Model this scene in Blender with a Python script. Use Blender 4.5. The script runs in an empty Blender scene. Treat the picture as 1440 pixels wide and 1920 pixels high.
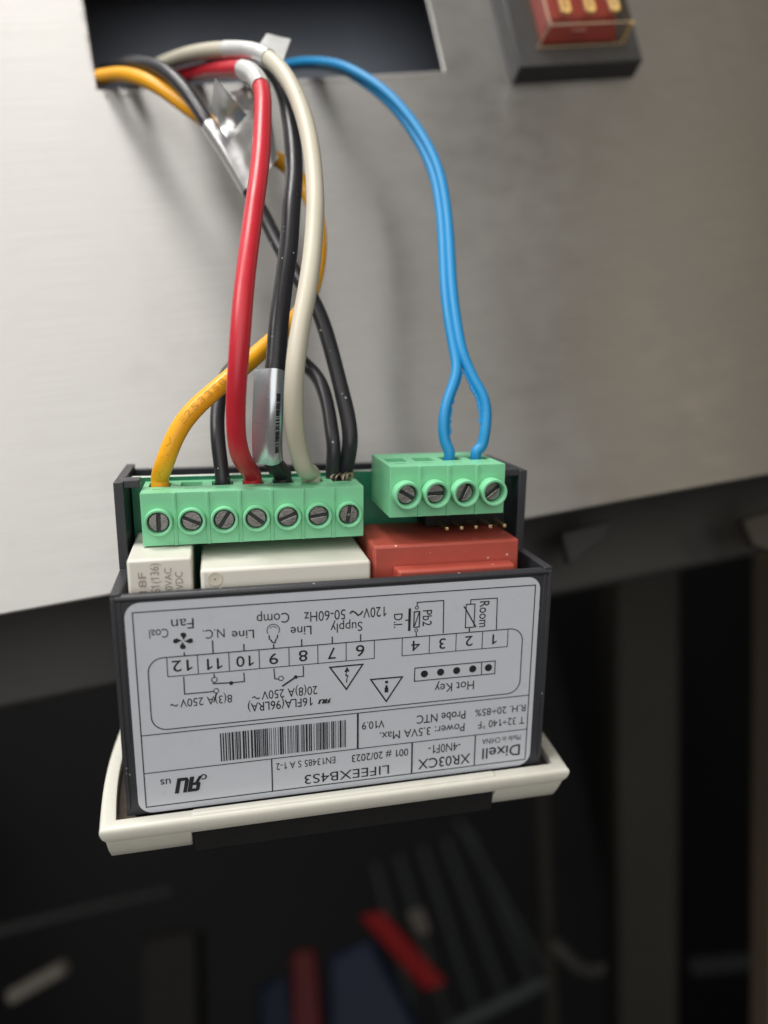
import bpy, bmesh, math, random
from mathutils import Vector, Matrix
random.seed(7)
scene = bpy.context.scene
MM = 0.001
DATA = {
 'outline': [-30.53, 30.36, 25.09, 13.13, 2.3],
 'poly': [[0.17, [[-32.2, 32.6], [32.2, 32.6], [32.2, 0], [-32.2, 0]], 1], [0.13, [[-27.73, 25.09], [-27.73, 21.91]], 0], [0.13, [[-23.21, 25.09], [-23.21, 21.91]], 0], [0.13, [[-18.52, 25.09], [-18.52, 21.91]], 0], [0.13, [[-13.9, 25.09], [-13.9, 21.91]], 0], [0.13, [[-9.26, 25.09], [-9.26, 21.91]], 0], [0.13, [[-4.68, 25.09], [-4.68, 21.91]], 0], [0.13, [[-0.11, 25.09], [-0.11, 21.91]], 0], [0.13, [[4.53, 25.09], [4.53, 21.91]], 0], [0.13, [[-27.73, 21.91], [4.53, 21.91]], 0], [0.13, [[9.19, 25.09], [9.19, 21.93]], 0], [0.13, [[13.83, 25.09], [13.83, 21.93]], 0], [0.13, [[18.46, 25.09], [18.46, 21.93]], 0], [0.13, [[23.11, 25.09], [23.11, 21.93]], 0], [0.13, [[27.67, 25.09], [27.67, 21.93]], 0], [0.13, [[9.19, 21.93], [27.67, 21.93]], 0], [0.2, [[-25.13, 25.68], [-25.13, 25.09]], 0], [0.2, [[-20.87, 27.25], [-20.87, 25.09]], 0], [0.2, [[-16.19, 26.25], [-16.19, 25.09]], 0], [0.2, [[-11.62, 25.84], [-11.62, 25.09]], 0], [0.2, [[-7.23, 26.28], [-7.23, 25.09]], 0], [0.2, [[-2.34, 26.3], [-2.34, 25.09]], 0], [0.2, [[2.26, 26.32], [2.26, 25.09]], 0], [0.2, [[20.73, 25.85], [20.73, 25.09]], 0], [0.17, [[25.54, 25.2], [25.44, 30.78], [20.79, 30.81], [20.77, 30.08]], 0], [0.17, [[20.01, 30.04], [21.54, 30.03], [21.52, 25.95], [20.0, 25.95]], 1], [0.22, [[19.59, 29.76], [19.93, 29.32], [21.88, 25.92]], 0], [0.17, [[16.18, 25.31], [16.09, 31.04], [11.6, 31.02], [11.62, 30.45]], 0], [0.2, [[11.14, 29.43], [12.06, 29.44], [12.02, 26.77], [11.09, 26.77]], 1], [0.17, [[11.96, 29.27], [11.21, 26.96]], 0], [0.17, [[11.53, 25.9], [11.55, 25.2]], 0], [0.42, [[10.37, 30.08], [10.34, 26.21]], 0], [0.2, [[9.63, 28.12], [10.13, 28.08]], 0], [0.16, [[11.44, 19.54], [25.62, 19.5], [25.62, 17.16], [11.39, 17.17]], 1], [0.16, [[23.16, 19.54], [23.22, 17.18]], 0], [0.24, [[-2.76, 21.04], [2.63, 21.07], [-0.08, 16.94]], 1], [0.24, [[3.97, 18.24], [9.32, 18.2], [6.62, 14.05]], 1], [0.16, [[0.03, 20.56], [-0.17, 19.34], [0.24, 19.27], [-0.21, 19.61], [0.1, 19.28], [-0.08, 18.13]], 0], [0.3, [[-0.27, 19.99], [0.03, 20.54], [0.31, 20.02]], 0], [0.5, [[6.65, 17.74], [6.65, 17.3]], 0], [0.62, [[6.63, 16.56], [6.64, 15.68]], 0], [0.36, [[6.64, 16.96], [6.63, 16.52]], 0], [0.17, [[-25.4, 21.72], [-25.42, 18.78], [-21.11, 18.76]], 0], [0.17, [[-20.64, 18.48], [-21.12, 16.94]], 0], [0.17, [[-20.86, 21.74], [-20.85, 21.2]], 0], [0.2, [[-21.16, 20.11], [-18.33, 19.95]], 0], [0.17, [[-18.33, 19.95], [-16.3, 19.97], [-16.33, 21.47]], 0], [0.17, [[-11.67, 21.73], [-11.58, 19.95], [-10.98, 19.85]], 0], [0.17, [[-7.04, 21.72], [-7.03, 19.94], [-8.22, 19.93]], 0], [0.28, [[-8.22, 19.93], [-10.43, 18.55]], 0], [0.24, [[2.6, 30.26], [2.26, 29.76], [1.81, 29.57], [1.39, 30.09], [0.88, 30.34], [0.48, 29.95]], 0], [0.17, [[-26.51, 17.15], [-26.75, 16.93], [-27.06, 17.03], [-27.35, 17.28], [-27.62, 17.1]], 0], [0.17, [[-14.01, 17.0], [-14.26, 16.79], [-14.55, 16.92], [-14.86, 17.23], [-15.2, 17.0]], 0], [0.15, [[-32.2, 12.46], [32.2, 12.46]], 0], [0.14, [[-32.2, 5.94], [32.2, 5.94]], 0], [0.3, [[1.83, 12.46], [1.83, 5.94]], 0], [0.2, [[-12.41, 5.94], [-12.41, 0.0]], 0], [0.26, [[11.25, 5.94], [11.25, 0.0]], 0], [0.2, [[22.6, 5.94], [22.6, 0.0]], 0], [0.2, [[-12.29, 27.37], [-12.24, 26.64]], 0], [0.2, [[-10.94, 27.35], [-11.1, 26.67]], 0], [0.2, [[-12.11, 26.67], [-11.78, 26.12], [-11.41, 26.05], [-11.22, 26.66]], 0]],
 'text': [["Fan", 180, -23.5, 31.09, 3.28, 1.63, 0], ["Coal", 180, -27.26, 29.72, 2.76, 1.41, 0], ["N.C.", 180, -19.01, 29.02, 3.21, 1.42, 0], ["Line", 180, -14.57, 28.49, 3.37, 1.38, 0.3], ["Comp", 180, -9.08, 30.88, 5.02, 1.62, 0], ["Line", 180, -5.64, 28.41, 3.29, 1.46, 0.3], ["Supply", 180, 2.54, 28.45, 5.16, 1.55, 0], ["120V", 180, 6.47, 30.72, 3.79, 1.66, 0], ["50-60Hz", 180, -0.2, 30.73, 6.55, 1.63, 0], ["12", 180, -24.04, 24.42, 2.98, 1.79, 0.6], ["11", 180, -19.56, 24.26, 2.8, 1.81, 1], ["10", 180, -14.77, 24.24, 3.02, 1.72, 1], ["9", 180, -10.96, 24.26, 1.41, 1.79, 1], ["8", 180, -6.31, 24.35, 1.4, 1.84, 1], ["7", 180, -1.81, 24.38, 1.29, 1.89, 1], ["6", 180, 2.89, 24.42, 1.41, 1.89, 1], ["1", 180, 25.69, 24.35, 1.0, 1.76, 1], ["2", 180, 21.42, 24.41, 1.36, 1.75, 1], ["3", 180, 16.64, 24.38, 1.33, 1.82, 1], ["4", 180, 12.25, 24.39, 1.51, 1.8, 1], ["Hot Key", 180, 21.96, 16.23, 6.99, 1.57, 0], ["8(3)A 250V", 180, -18.27, 17.95, 7.89, 1.33, 0], ["20(8)A 250V", 180, -4.83, 18.04, 8.86, 1.46, 0], ["16FLA(96LRA)", 180, -5.61, 16.14, 10.3, 1.47, 0.3], ["V10.9", 180, 6.36, 10.68, 3.83, 1.33, 0.4], ["Power: 3.5VA Max.", 180, 20.55, 8.46, 14.97, 1.47, 0.5], ["Probe NTC", 180, 20.63, 10.82, 8.66, 1.51, 0.5], ["R.H. 20\u00f785%", 180, 31.7, 10.76, 9.31, 1.31, 0.2], ["T 32\u00f7140 \u00b0F", 180, 31.61, 8.45, 8.59, 1.37, 0.2], ["Dixell", 180, 31.1, 3.11, 7.08, 2.05, 2], ["Made in CHINA", 180, 31.08, 4.96, 7.19, 1.02, 0.4], ["XR03CX", 180, 21.82, 2.49, 9.44, 1.84, 0.6], ["-4N0F1-", 180, 19.92, 4.96, 5.76, 1.59, 0.3], ["LIFEEXB4S3", 180, 7.26, 2.2, 14.37, 1.66, 0.5], ["001 # 20/2023", 180, 10.58, 4.89, 9.76, 1.32, 0.3], ["EN13485 S A 1-2", 180, -1.95, 5.0, 9.77, 1.22, 0.3], ["c", 180, -22.7, 4.62, 0.88, 1.38, 1], ["us", 180, -28.27, 4.56, 1.57, 1.31, 1], ["Room", -90, 22.41, 30.39, 4.55, 1.67, 0.2], ["Pb2", -90, 12.59, 29.57, 2.72, 1.55, 0.2], ["D.I.", -90, 7.75, 29.33, 2.41, 1.42, 0.2]],
 'circ': [[13.1, 18.34, 0.62, 0], [15.93, 18.38, 0.63, 0], [18.75, 18.38, 0.63, 0], [21.61, 18.41, 0.64, 0], [24.43, 18.37, 0.65, 0], [11.56, 30.13, 0.26, 1], [11.53, 26.2, 0.26, 1], [-20.66, 18.84, 0.38, 1], [-20.85, 20.73, 0.42, 1], [-18.33, 19.91, 0.32, 0], [-10.6, 19.92, 0.38, 1], [-8.27, 19.92, 0.31, 0], [-11.63, 28.18, 0.96, 2]],
 'fan': [-25.19, 27.56, 1.49],
 'bar': [-20.41, -0.19, 11.48, 6.55],
 'ul': [[-23.42, 4.64, -28.09, 1.5], [-2.57, 15.66, -4.94, 14.73]],
 'yellow': [[-9.27, 16.0, 14.08], [-4.55, 9.0, 9.76], [0.09, 2.0, 4.38], [3.55, -2.5, 1.01], [6.6, -6.0, -2.02], [10.98, -9.5, -6.72], [14.84, -11.5, -11.64], [17.36, -12.5, -15.13], [21.66, -13.5, -20.24], [25.73, -14.0, -24.44], [30.49, -14.0, -27.52], [34.13, -14.0, -29.93], [36.85, -14.0, -33.91], [38.59, -15.0, -40.53], [38.41, -16.0, -47.4], [36.22, -17.5, -55.79], [32.78, -20.0, -63.11], [29.88, -22.0, -66.61], [27.07, -24.0, -69.59], [24.12, -26.0, -72.34], [20.17, -28.0, -75.81], [14.6, -30.0, -80.18], [10.55, -30.0, -82.97], [7.82, -29.0, -85.15], [5.69, -28.0, -87.8], [3.89, -26.5, -90.57], [2.48, -23.75, -92.17], [2.33, -23.29, -93.27], [1.93, -22.15, -96.01]],
 'blackA': [[-6.35, 22.0, 19.6], [0.06, 12.0, 13.96], [4.84, 2.0, 7.0], [7.85, -4.0, 2.4], [10.4, -8.5, -1.65], [14.26, -13.0, -7.11], [17.83, -16.0, -14.46], [19.45, -17.0, -19.09], [20.86, -18.0, -23.52], [22.54, -18.0, -27.5], [24.51, -18.0, -32.74], [26.42, -18.0, -38.28], [28.36, -18.0, -44.12], [29.9, -19.0, -50.89], [31.95, -21.0, -58.11], [34.1, -22.0, -64.43], [34.91, -22.5, -69.94], [35.33, -23.0, -76.83], [35.49, -23.5, -81.85], [35.58, -24.0, -87.08], [35.13, -24.0, -91.41], [33.95, -20.21, -95.21], [33.79, -19.75, -96.31], [33.53, -18.99, -98.14]],
 'jumper': [[12.0, -21.61, -97.23], [12.4, -22.75, -94.49], [12.56, -23.2, -93.39], [12.75, -24.0, -88.76], [13.23, -23.5, -83.95], [14.43, -22.0, -78.8], [16.49, -20.0, -74.1], [18.63, -18.5, -72.3], [20.7, -17.5, -71.36], [22.86, -17.0, -70.2], [24.82, -17.0, -69.73], [27.16, -17.0, -70.04], [29.31, -17.5, -71.9], [30.81, -18.5, -74.38], [31.94, -20.0, -76.86], [32.59, -21.5, -80.14], [32.68, -22.5, -84.4], [32.43, -23.0, -88.08], [32.17, -23.5, -91.69], [31.47, -21.26, -95.3], [31.32, -20.81, -96.4], [31.05, -20.05, -98.23]],
 'red': [[7.28, 26.0, 21.32], [12.98, 16.0, 14.57], [18.9, 3.0, 4.64], [21.85, -4.0, -0.7], [24.33, -10.0, -5.48], [26.97, -17.0, -11.4], [28.89, -22.0, -15.8], [30.23, -26.0, -20.2], [31.01, -28.0, -24.33], [30.57, -30.0, -29.15], [29.64, -31.5, -34.02], [27.87, -34.0, -42.72], [25.62, -37.0, -51.36], [24.31, -38.0, -56.09], [22.23, -40.0, -63.69], [20.22, -41.0, -71.38], [18.6, -40.5, -78.09], [17.33, -38.5, -82.88], [16.51, -36.0, -86.22], [15.92, -33.0, -89.6], [16.08, -29.0, -92.41], [17.59, -22.93, -94.0], [17.43, -22.48, -95.1], [17.04, -21.34, -97.84]],
 'white': [[5.1, 24.0, 22.07], [10.24, 16.0, 17.35], [14.6, 6.0, 10.59], [19.44, -5.0, 2.69], [24.78, -14.0, -4.4], [29.48, -21.0, -10.94], [31.9, -23.5, -13.75], [33.69, -25.5, -16.74], [35.58, -28.0, -22.11], [36.75, -30.0, -28.71], [37.1, -32.0, -36.71], [36.46, -34.0, -45.13], [35.14, -36.0, -53.24], [34.27, -36.6, -56.98], [32.5, -38.0, -63.71], [30.36, -39.0, -70.38], [28.52, -39.4, -75.25], [27.02, -39.2, -79.9], [26.12, -38.6, -83.2], [25.44, -37.0, -86.38], [25.06, -34.0, -90.14], [25.46, -30.0, -93.25], [26.19, -26.5, -95.66], [27.66, -22.39, -95.22], [27.51, -21.94, -96.32], [27.11, -20.8, -99.06]],
 'blackB': [[26.36, 22.0, 24.93], [30.06, 10.0, 15.08], [32.67, -4.0, 2.33], [34.27, -14.0, -8.14], [35.49, -19.0, -15.01], [36.17, -22.0, -21.37], [35.48, -25.0, -30.95], [34.48, -27.0, -38.81], [33.49, -28.5, -43.96], [31.99, -30.0, -49.42], [30.9, -31.0, -54.24], [29.37, -32.0, -60.06], [27.57, -33.0, -65.76], [25.61, -34.0, -72.47], [24.39, -34.0, -77.45], [23.58, -34.0, -80.61], [22.63, -33.0, -84.64], [21.69, -30.5, -89.16], [21.09, -26.5, -93.34], [22.63, -22.66, -94.61], [22.47, -22.21, -95.71], [22.08, -21.07, -98.45]],
 'blueL': [[36.63, 26.18, 22.0], [42.06, 13.2, 13.94], [45.73, 4.25, 7.15], [48.81, -3.65, 0.0], [51.95, -8.51, -5.56], [54.29, -11.41, -10.5], [57.15, -13.88, -16.05], [59.79, -15.88, -22.5], [61.86, -17.93, -30.78], [62.54, -20.0, -39.22], [61.67, -21.57, -47.67], [59.99, -23.13, -56.33], [57.88, -24.81, -65.79], [56.93, -25.79, -73.2], [56.54, -26.39, -78.44], [56.13, -27.0, -81.72], [54.75, -27.2, -84.6], [52.7, -27.4, -87.84], [51.52, -27.2, -91.04], [51.24, -26.5, -94.31], [51.79, -26.15, -96.14], [51.63, -25.69, -97.24], [51.24, -24.55, -99.99]],
 'blueR': [[35.38, 25.82, 21.75], [40.82, 12.8, 13.76], [44.5, 3.75, 7.15], [47.71, -4.35, 0.17], [51.12, -9.49, -5.27], [53.87, -12.59, -10.1], [57.06, -15.12, -15.62], [59.97, -17.12, -22.1], [62.41, -19.07, -30.41], [63.39, -21.0, -39.01], [62.67, -22.43, -47.66], [61.08, -23.87, -56.43], [59.13, -25.19, -65.96], [58.18, -26.21, -73.28], [57.79, -26.81, -78.49], [58.28, -27.0, -82.02], [58.84, -27.2, -84.68], [59.6, -27.4, -87.26], [59.69, -27.2, -90.29], [58.72, -26.8, -93.79], [57.82, -26.0, -96.19], [56.71, -25.88, -96.74], [56.55, -25.43, -97.84], [56.16, -24.29, -100.58]],
 'sheetBig': [[21.76, -20.2, -26.95], [33.19, -18.5, -22.84], [32.93, -18.0, -32.08], [26.2, -20.0, -39.79]],
 'sheetTri': [[21.75, -19.0, -21.52], [22.92, -31.0, -24.87], [28.23, -20.5, -24.29], [23.6, -21.8, -29.62]],
 'sheetBack': [[26.17, -17.0, -16.28], [30.15, -17.0, -14.89], [30.72, -16.5, -20.16], [27.67, -18.0, -21.14]],
 'flagWhite': [[32.24, -22.0, -11.63], [35.33, -19.0, -5.66], [39.87, -19.0, -7.07], [36.68, -24.0, -15.93]],
 'cam': [14.991482420134197, -120.89669595426471, 145.20912672881954],
 'camM': [[0.967389, 0.168107, -0.189468], [-0.161891, -0.164938, -0.972927], [-0.194806, 0.971872, -0.132344]],
 'camP': [14.991, -145.209, -120.897],
 'devM': [[0.991323, 0.131405, 0.003224], [0.053348, -0.379801, -0.923528], [-0.120132, 0.915687, -0.383516]],
 'devP': [24.2, -19.304, -147.792],
 'bg': {"bracket": [[90.7, 21.67, -111.12], [105.4, 22.78, -110.11], [102.69, 23.85, -114.06], [91.29, 22.66, -119.22]], "post": [[181.54, 156.44, -83.37], [214.16, 150.31, -85.01], [136.75, 224.33, -518.35], [112.07, 228.46, -513.39]], "doorstrip": [[227.59, 123.04, -130.5], [250.39, 118.92, -132.85], [187.8, 180.34, -494.73], [162.78, 184.53, -489.69]], "fitting": [[140.15, 20.99, -116.47], [152.22, 20.51, -115.07], [150.11, 22.58, -127.29], [141.67, 21.68, -123.73]], "rod": [[-112.76, 205.26, -247.64], [-89.09, 199.59, -239.84]], "upright": [[161.31, 270.19, -210.61], [116.43, 325.53, -553.19]], "shelf_front": [[66.78, 310.35, -370.52], [141.5, 293.06, -350.41]], "shelf_side": [[154.29, 512.19, -317.3], [142.11, 292.96, -350.53]], "ribs": [[[161.9, 512.22, -328.39], [132.31, 295.2, -352.95]], [[140.37, 516.86, -331.71], [115.25, 299.16, -357.68]], [[118.85, 521.5, -335.03], [98.18, 303.13, -362.4]], [[97.32, 526.15, -338.35], [81.11, 307.1, -367.13]], [[75.79, 530.79, -341.67], [64.04, 311.06, -371.85]]], "hook": [[142.33, 268.28, -320.52], [153.02, 268.32, -336.13], [159.66, 267.66, -340.76], [171.87, 265.04, -339.03]], "edge": [[-176.81, 342.91, -261.19], [-126.47, 354.15, -264.72], [-71.07, 364.63, -269.95]], "red1": [[41.01, 315.48, -295.81], [55.15, 312.68, -295.45], [80.64, 281.53, -329.63], [67.76, 284.34, -331.82]], "red2": [[-1.57, 314.74, -304.96], [12.39, 312.11, -305.57], [8.02, 298.48, -350.29], [-8.66, 301.27, -346.93]], "blue1": [[18.56, 333.36, -319.58], [48.05, 327.09, -315.65], [66.25, 310.86, -373.55], [8.88, 320.47, -362.0]], "blue2": [[-26.49, 343.59, -330.24], [-4.83, 339.07, -328.02], [-6.73, 334.14, -364.63], [-31.46, 338.28, -359.65]], "carton": [[-95.31, 372.8, -295.33], [-59.68, 366.37, -299.07], [-66.71, 355.24, -358.32], [-101.51, 361.06, -351.31]], "pale": [[68.42, 305.32, -298.09], [77.61, 303.26, -296.13], [79.79, 299.54, -309.72], [71.57, 301.22, -310.27]], "bar2": [[261.23, 359.37, -404.78], [316.09, 349.42, -410.22]]},
 'panel': {"rail_bottom": [-46.01, -125.312, -35.0], "rail_b2": [-21.603, -126.052, -35.0], "panelbot": -107.9},
 'pins': [[17.49, 42.0, -3.608], [19.959, 42.0, -3.499], [22.662, 42.0, -3.717], [25.224, 42.0, -3.971], [27.767, 42.0, -3.862]],
}

# ---------------------------------------------------------------- camera, light, exposure
cam_d = bpy.data.cameras.new('camera')
cam = bpy.data.objects.new('camera', cam_d)
scene.collection.objects.link(cam)
scene.camera = cam
M3 = Matrix(DATA['camM'])
cam.matrix_world = Matrix.Translation(Vector(DATA['camP']) * MM) @ M3.to_4x4()
cam_d.sensor_fit = 'VERTICAL'
cam_d.sensor_height = 36.0
cam_d.lens = 25.228
cam_d.clip_start = 0.005
cam_d.clip_end = 20.0
cam_d.dof.use_dof = True
cam_d.dof.focus_distance = 0.1165
cam_d.dof.aperture_fstop = 7.0

world = bpy.data.worlds.new('World')
scene.world = world
world.use_nodes = True
bg = world.node_tree.nodes['Background']
bg.inputs['Color'].default_value = (1.0, 0.87, 0.70, 1)
bg.inputs['Strength'].default_value = 0.08


def lamp(name, loc, target, sx, sy, power, col):
    d = bpy.data.lights.new(name, 'AREA')
    d.shape = 'RECTANGLE'
    d.size, d.size_y = sx, sy
    d.energy = power
    d.color = col
    o = bpy.data.objects.new(name, d)
    scene.collection.objects.link(o)
    o.location = loc
    o.rotation_euler = (Vector(target) - Vector(loc)).to_track_quat('-Z', 'Y').to_euler()
    return o


lamp('ceiling_lamp', (-0.15, -0.45, 1.25), (0.03, 0, -0.08), 0.5, 0.35, 16, (1.0, 0.97, 0.93))
lamp('key_lamp', (-0.78, -0.80, 0.92), (0.03, 0, -0.08), 0.7, 0.45, 14.5, (1.0, 0.97, 0.94))
lamp('front_fill', (-0.14, -1.50, -0.02), (0.02, 0, -0.08), 1.5, 2.0, 17, (1.0, 0.98, 0.955))  # broad fill added in front to brighten label and panel, no window there
lamp('side_fill', (1.05, -1.30, 0.22), (0.10, 0, -0.08), 0.28, 0.9, 2.0, (1.0, 0.87, 0.68))  # weak warm fill added to brighten the panel's lower right

scene.view_settings.view_transform = 'Standard'
scene.view_settings.look = 'None'
scene.view_settings.exposure = 0.0
scene.view_settings.gamma = 1.0
scene.view_settings.use_curve_mapping = False
scene.cycles.use_denoising = True
scene.cycles.max_bounces = 10
scene.cycles.transparent_max_bounces = 12
scene.cycles.caustics_reflective = False
scene.cycles.caustics_refractive = False


# ---------------------------------------------------------------- helpers
def link(o):
    scene.collection.objects.link(o)
    return o


def tag(o, label=None, cat=None, group=None, kind=None):
    if label: o['label'] = label
    if cat: o['category'] = cat
    if group: o['group'] = group
    if kind: o['kind'] = kind
    return o


def empty(name, mat=None):
    o = bpy.data.objects.new(name, None)
    o.empty_display_size = 0.01
    if mat is not None: o.matrix_world = mat
    return link(o)


def obj(name, bm, mats, parent=None, bevel=0.0, seg=2, smooth=True, angle=35):
    """link a bmesh given in millimetres as one mesh object in metres"""
    bmesh.ops.scale(bm, vec=(MM, MM, MM), verts=bm.verts)
    me = bpy.data.meshes.new(name)
    bm.to_mesh(me)
    bm.free()
    if not isinstance(mats, (list, tuple)): mats = [mats]
    for m in mats: me.materials.append(m)
    o = bpy.data.objects.new(name, me)
    link(o)
    if parent is not None: o.parent = parent
    if bevel > 0:
        b = o.modifiers.new('bevel', 'BEVEL')
        b.width = bevel * MM
        b.segments = seg
        b.limit_method = 'ANGLE'
        b.angle_limit = math.radians(angle)
        b.harden_normals = False
    if smooth:
        for p in me.polygons: p.use_smooth = True
        try:
            me.set_sharp_from_angle(angle=math.radians(40 if bevel <= 0 else 62))
        except Exception:
            pass
    return o


def box(bm, x0, x1, y0, y1, z0, z1, mi=0):
    vs = [bm.verts.new((x, y, z)) for x in (x0, x1) for y in (y0, y1) for z in (z0, z1)]
    for f in ((0, 1, 3, 2), (4, 6, 7, 5), (0, 4, 5, 1), (2, 3, 7, 6), (0, 2, 6, 4), (1, 5, 7, 3)):
        bm.faces.new([vs[i] for i in f]).material_index = mi
    return vs


def prism(bm, pts, a0, a1, axis, mi=0):
    """extrude a closed 2D outline along an axis: 0 -> (a,u,v), 1 -> (u,a,v), 2 -> (u,v,a)"""
    def mk(u, v, a):
        return (a, u, v) if axis == 0 else ((u, a, v) if axis == 1 else (u, v, a))
    lo = [bm.verts.new(mk(u, v, a0)) for u, v in pts]
    hi = [bm.verts.new(mk(u, v, a1)) for u, v in pts]
    n = len(pts)
    fs = [bm.faces.new(lo[::-1]), bm.faces.new(hi)]
    for i in range(n):
        fs.append(bm.faces.new((lo[i], lo[(i + 1) % n], hi[(i + 1) % n], hi[i])))
    for f in fs: f.material_index = mi
    bmesh.ops.recalc_face_normals(bm, faces=fs)


def rrect(x0, x1, y0, y1, r, n=6):
    out = []
    for cx, cy, a in ((x1 - r, y1 - r, 0), (x0 + r, y1 - r, 90), (x0 + r, y0 + r, 180), (x1 - r, y0 + r, 270)):
        for i in range(n + 1):
            t = math.radians(a + 90 * i / n)
            out.append((cx + r * math.cos(t), cy + r * math.sin(t)))
    return out


def lathe(bm, prof, cx, cy, n=40, mi=0):
    """profile of (radius, z) turned about the z axis through (cx, cy)"""
    rings = []
    for r, z in prof:
        if r < 1e-6:
            rings.append([bm.verts.new((cx, cy, z))])
        else:
            rings.append([bm.verts.new((cx + r * math.cos(2 * math.pi * k / n), cy + r * math.sin(2 * math.pi * k / n), z)) for k in range(n)])
    for a, b in zip(rings, rings[1:]):
        for k in range(n):
            k2 = (k + 1) % n
            if len(a) == 1: f = bm.faces.new((a[0], b[k], b[k2]))
            elif len(b) == 1: f = bm.faces.new((a[k], b[0], a[k2]))
            else: f = bm.faces.new((a[k], b[k], b[k2], a[k2]))
            f.material_index = mi


def catmull(pts, per=10):
    P = [Vector(p) for p in pts]
    P = [P[0] * 2 - P[1]] + P + [P[-1] * 2 - P[-2]]
    out = []
    for i in range(1, len(P) - 2):
        p0, p1, p2, p3 = P[i - 1:i + 3]
        d1 = max((p1 - p0).length, 1e-6) ** .5
        d2 = max((p2 - p1).length, 1e-6) ** .5
        d3 = max((p3 - p2).length, 1e-6) ** .5
        m1 = ((p1 - p0) / d1 - (p2 - p0) / (d1 + d2) + (p2 - p1) / d2) * d2
        m2 = ((p2 - p1) / d2 - (p3 - p1) / (d2 + d3) + (p3 - p2) / d3) * d2
        for k in range(per):
            t = k / per
            out.append(p1 * (2 * t ** 3 - 3 * t * t + 1) + m1 * (t ** 3 - 2 * t * t + t) + p2 * (-2 * t ** 3 + 3 * t * t) + m2 * (t ** 3 - t * t))
    out.append(P[-2].copy())
    # light smoothing so that the wire reads as one stiff bend
    for _ in range(14):
        out = [out[0]] + [(out[i - 1] + out[i] * 2 + out[i + 1]) / 4 for i in range(1, len(out) - 1)] + [out[-1]]
    return out


def tube(bm, path, r, sides=18, caps=True, mi=0, rfun=None):
    n = len(path)
    T = [(path[min(i + 1, n - 1)] - path[max(i - 1, 0)]).normalized() for i in range(n)]
    up = Vector((0, 0, 1)) if abs(T[0].z) < .9 else Vector((1, 0, 0))
    nrm = T[0].cross(up).normalized()
    rings = []
    for i in range(n):
        nrm = (nrm - T[i] * nrm.dot(T[i])).normalized()
        b = T[i].cross(nrm)
        rr = r if rfun is None else rfun(i / (n - 1)) * r
        rings.append([bm.verts.new(path[i] + (nrm * math.cos(2 * math.pi * k / sides) + b * math.sin(2 * math.pi * k / sides)) * rr) for k in range(sides)])
    for a, b in zip(rings, rings[1:]):
        for k in range(sides):
            bm.faces.new((a[k], a[(k + 1) % sides], b[(k + 1) % sides], b[k])).material_index = mi
    if caps:
        bm.faces.new(rings[0][::-1]).material_index = mi
        bm.faces.new(rings[-1]).material_index = mi


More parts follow.
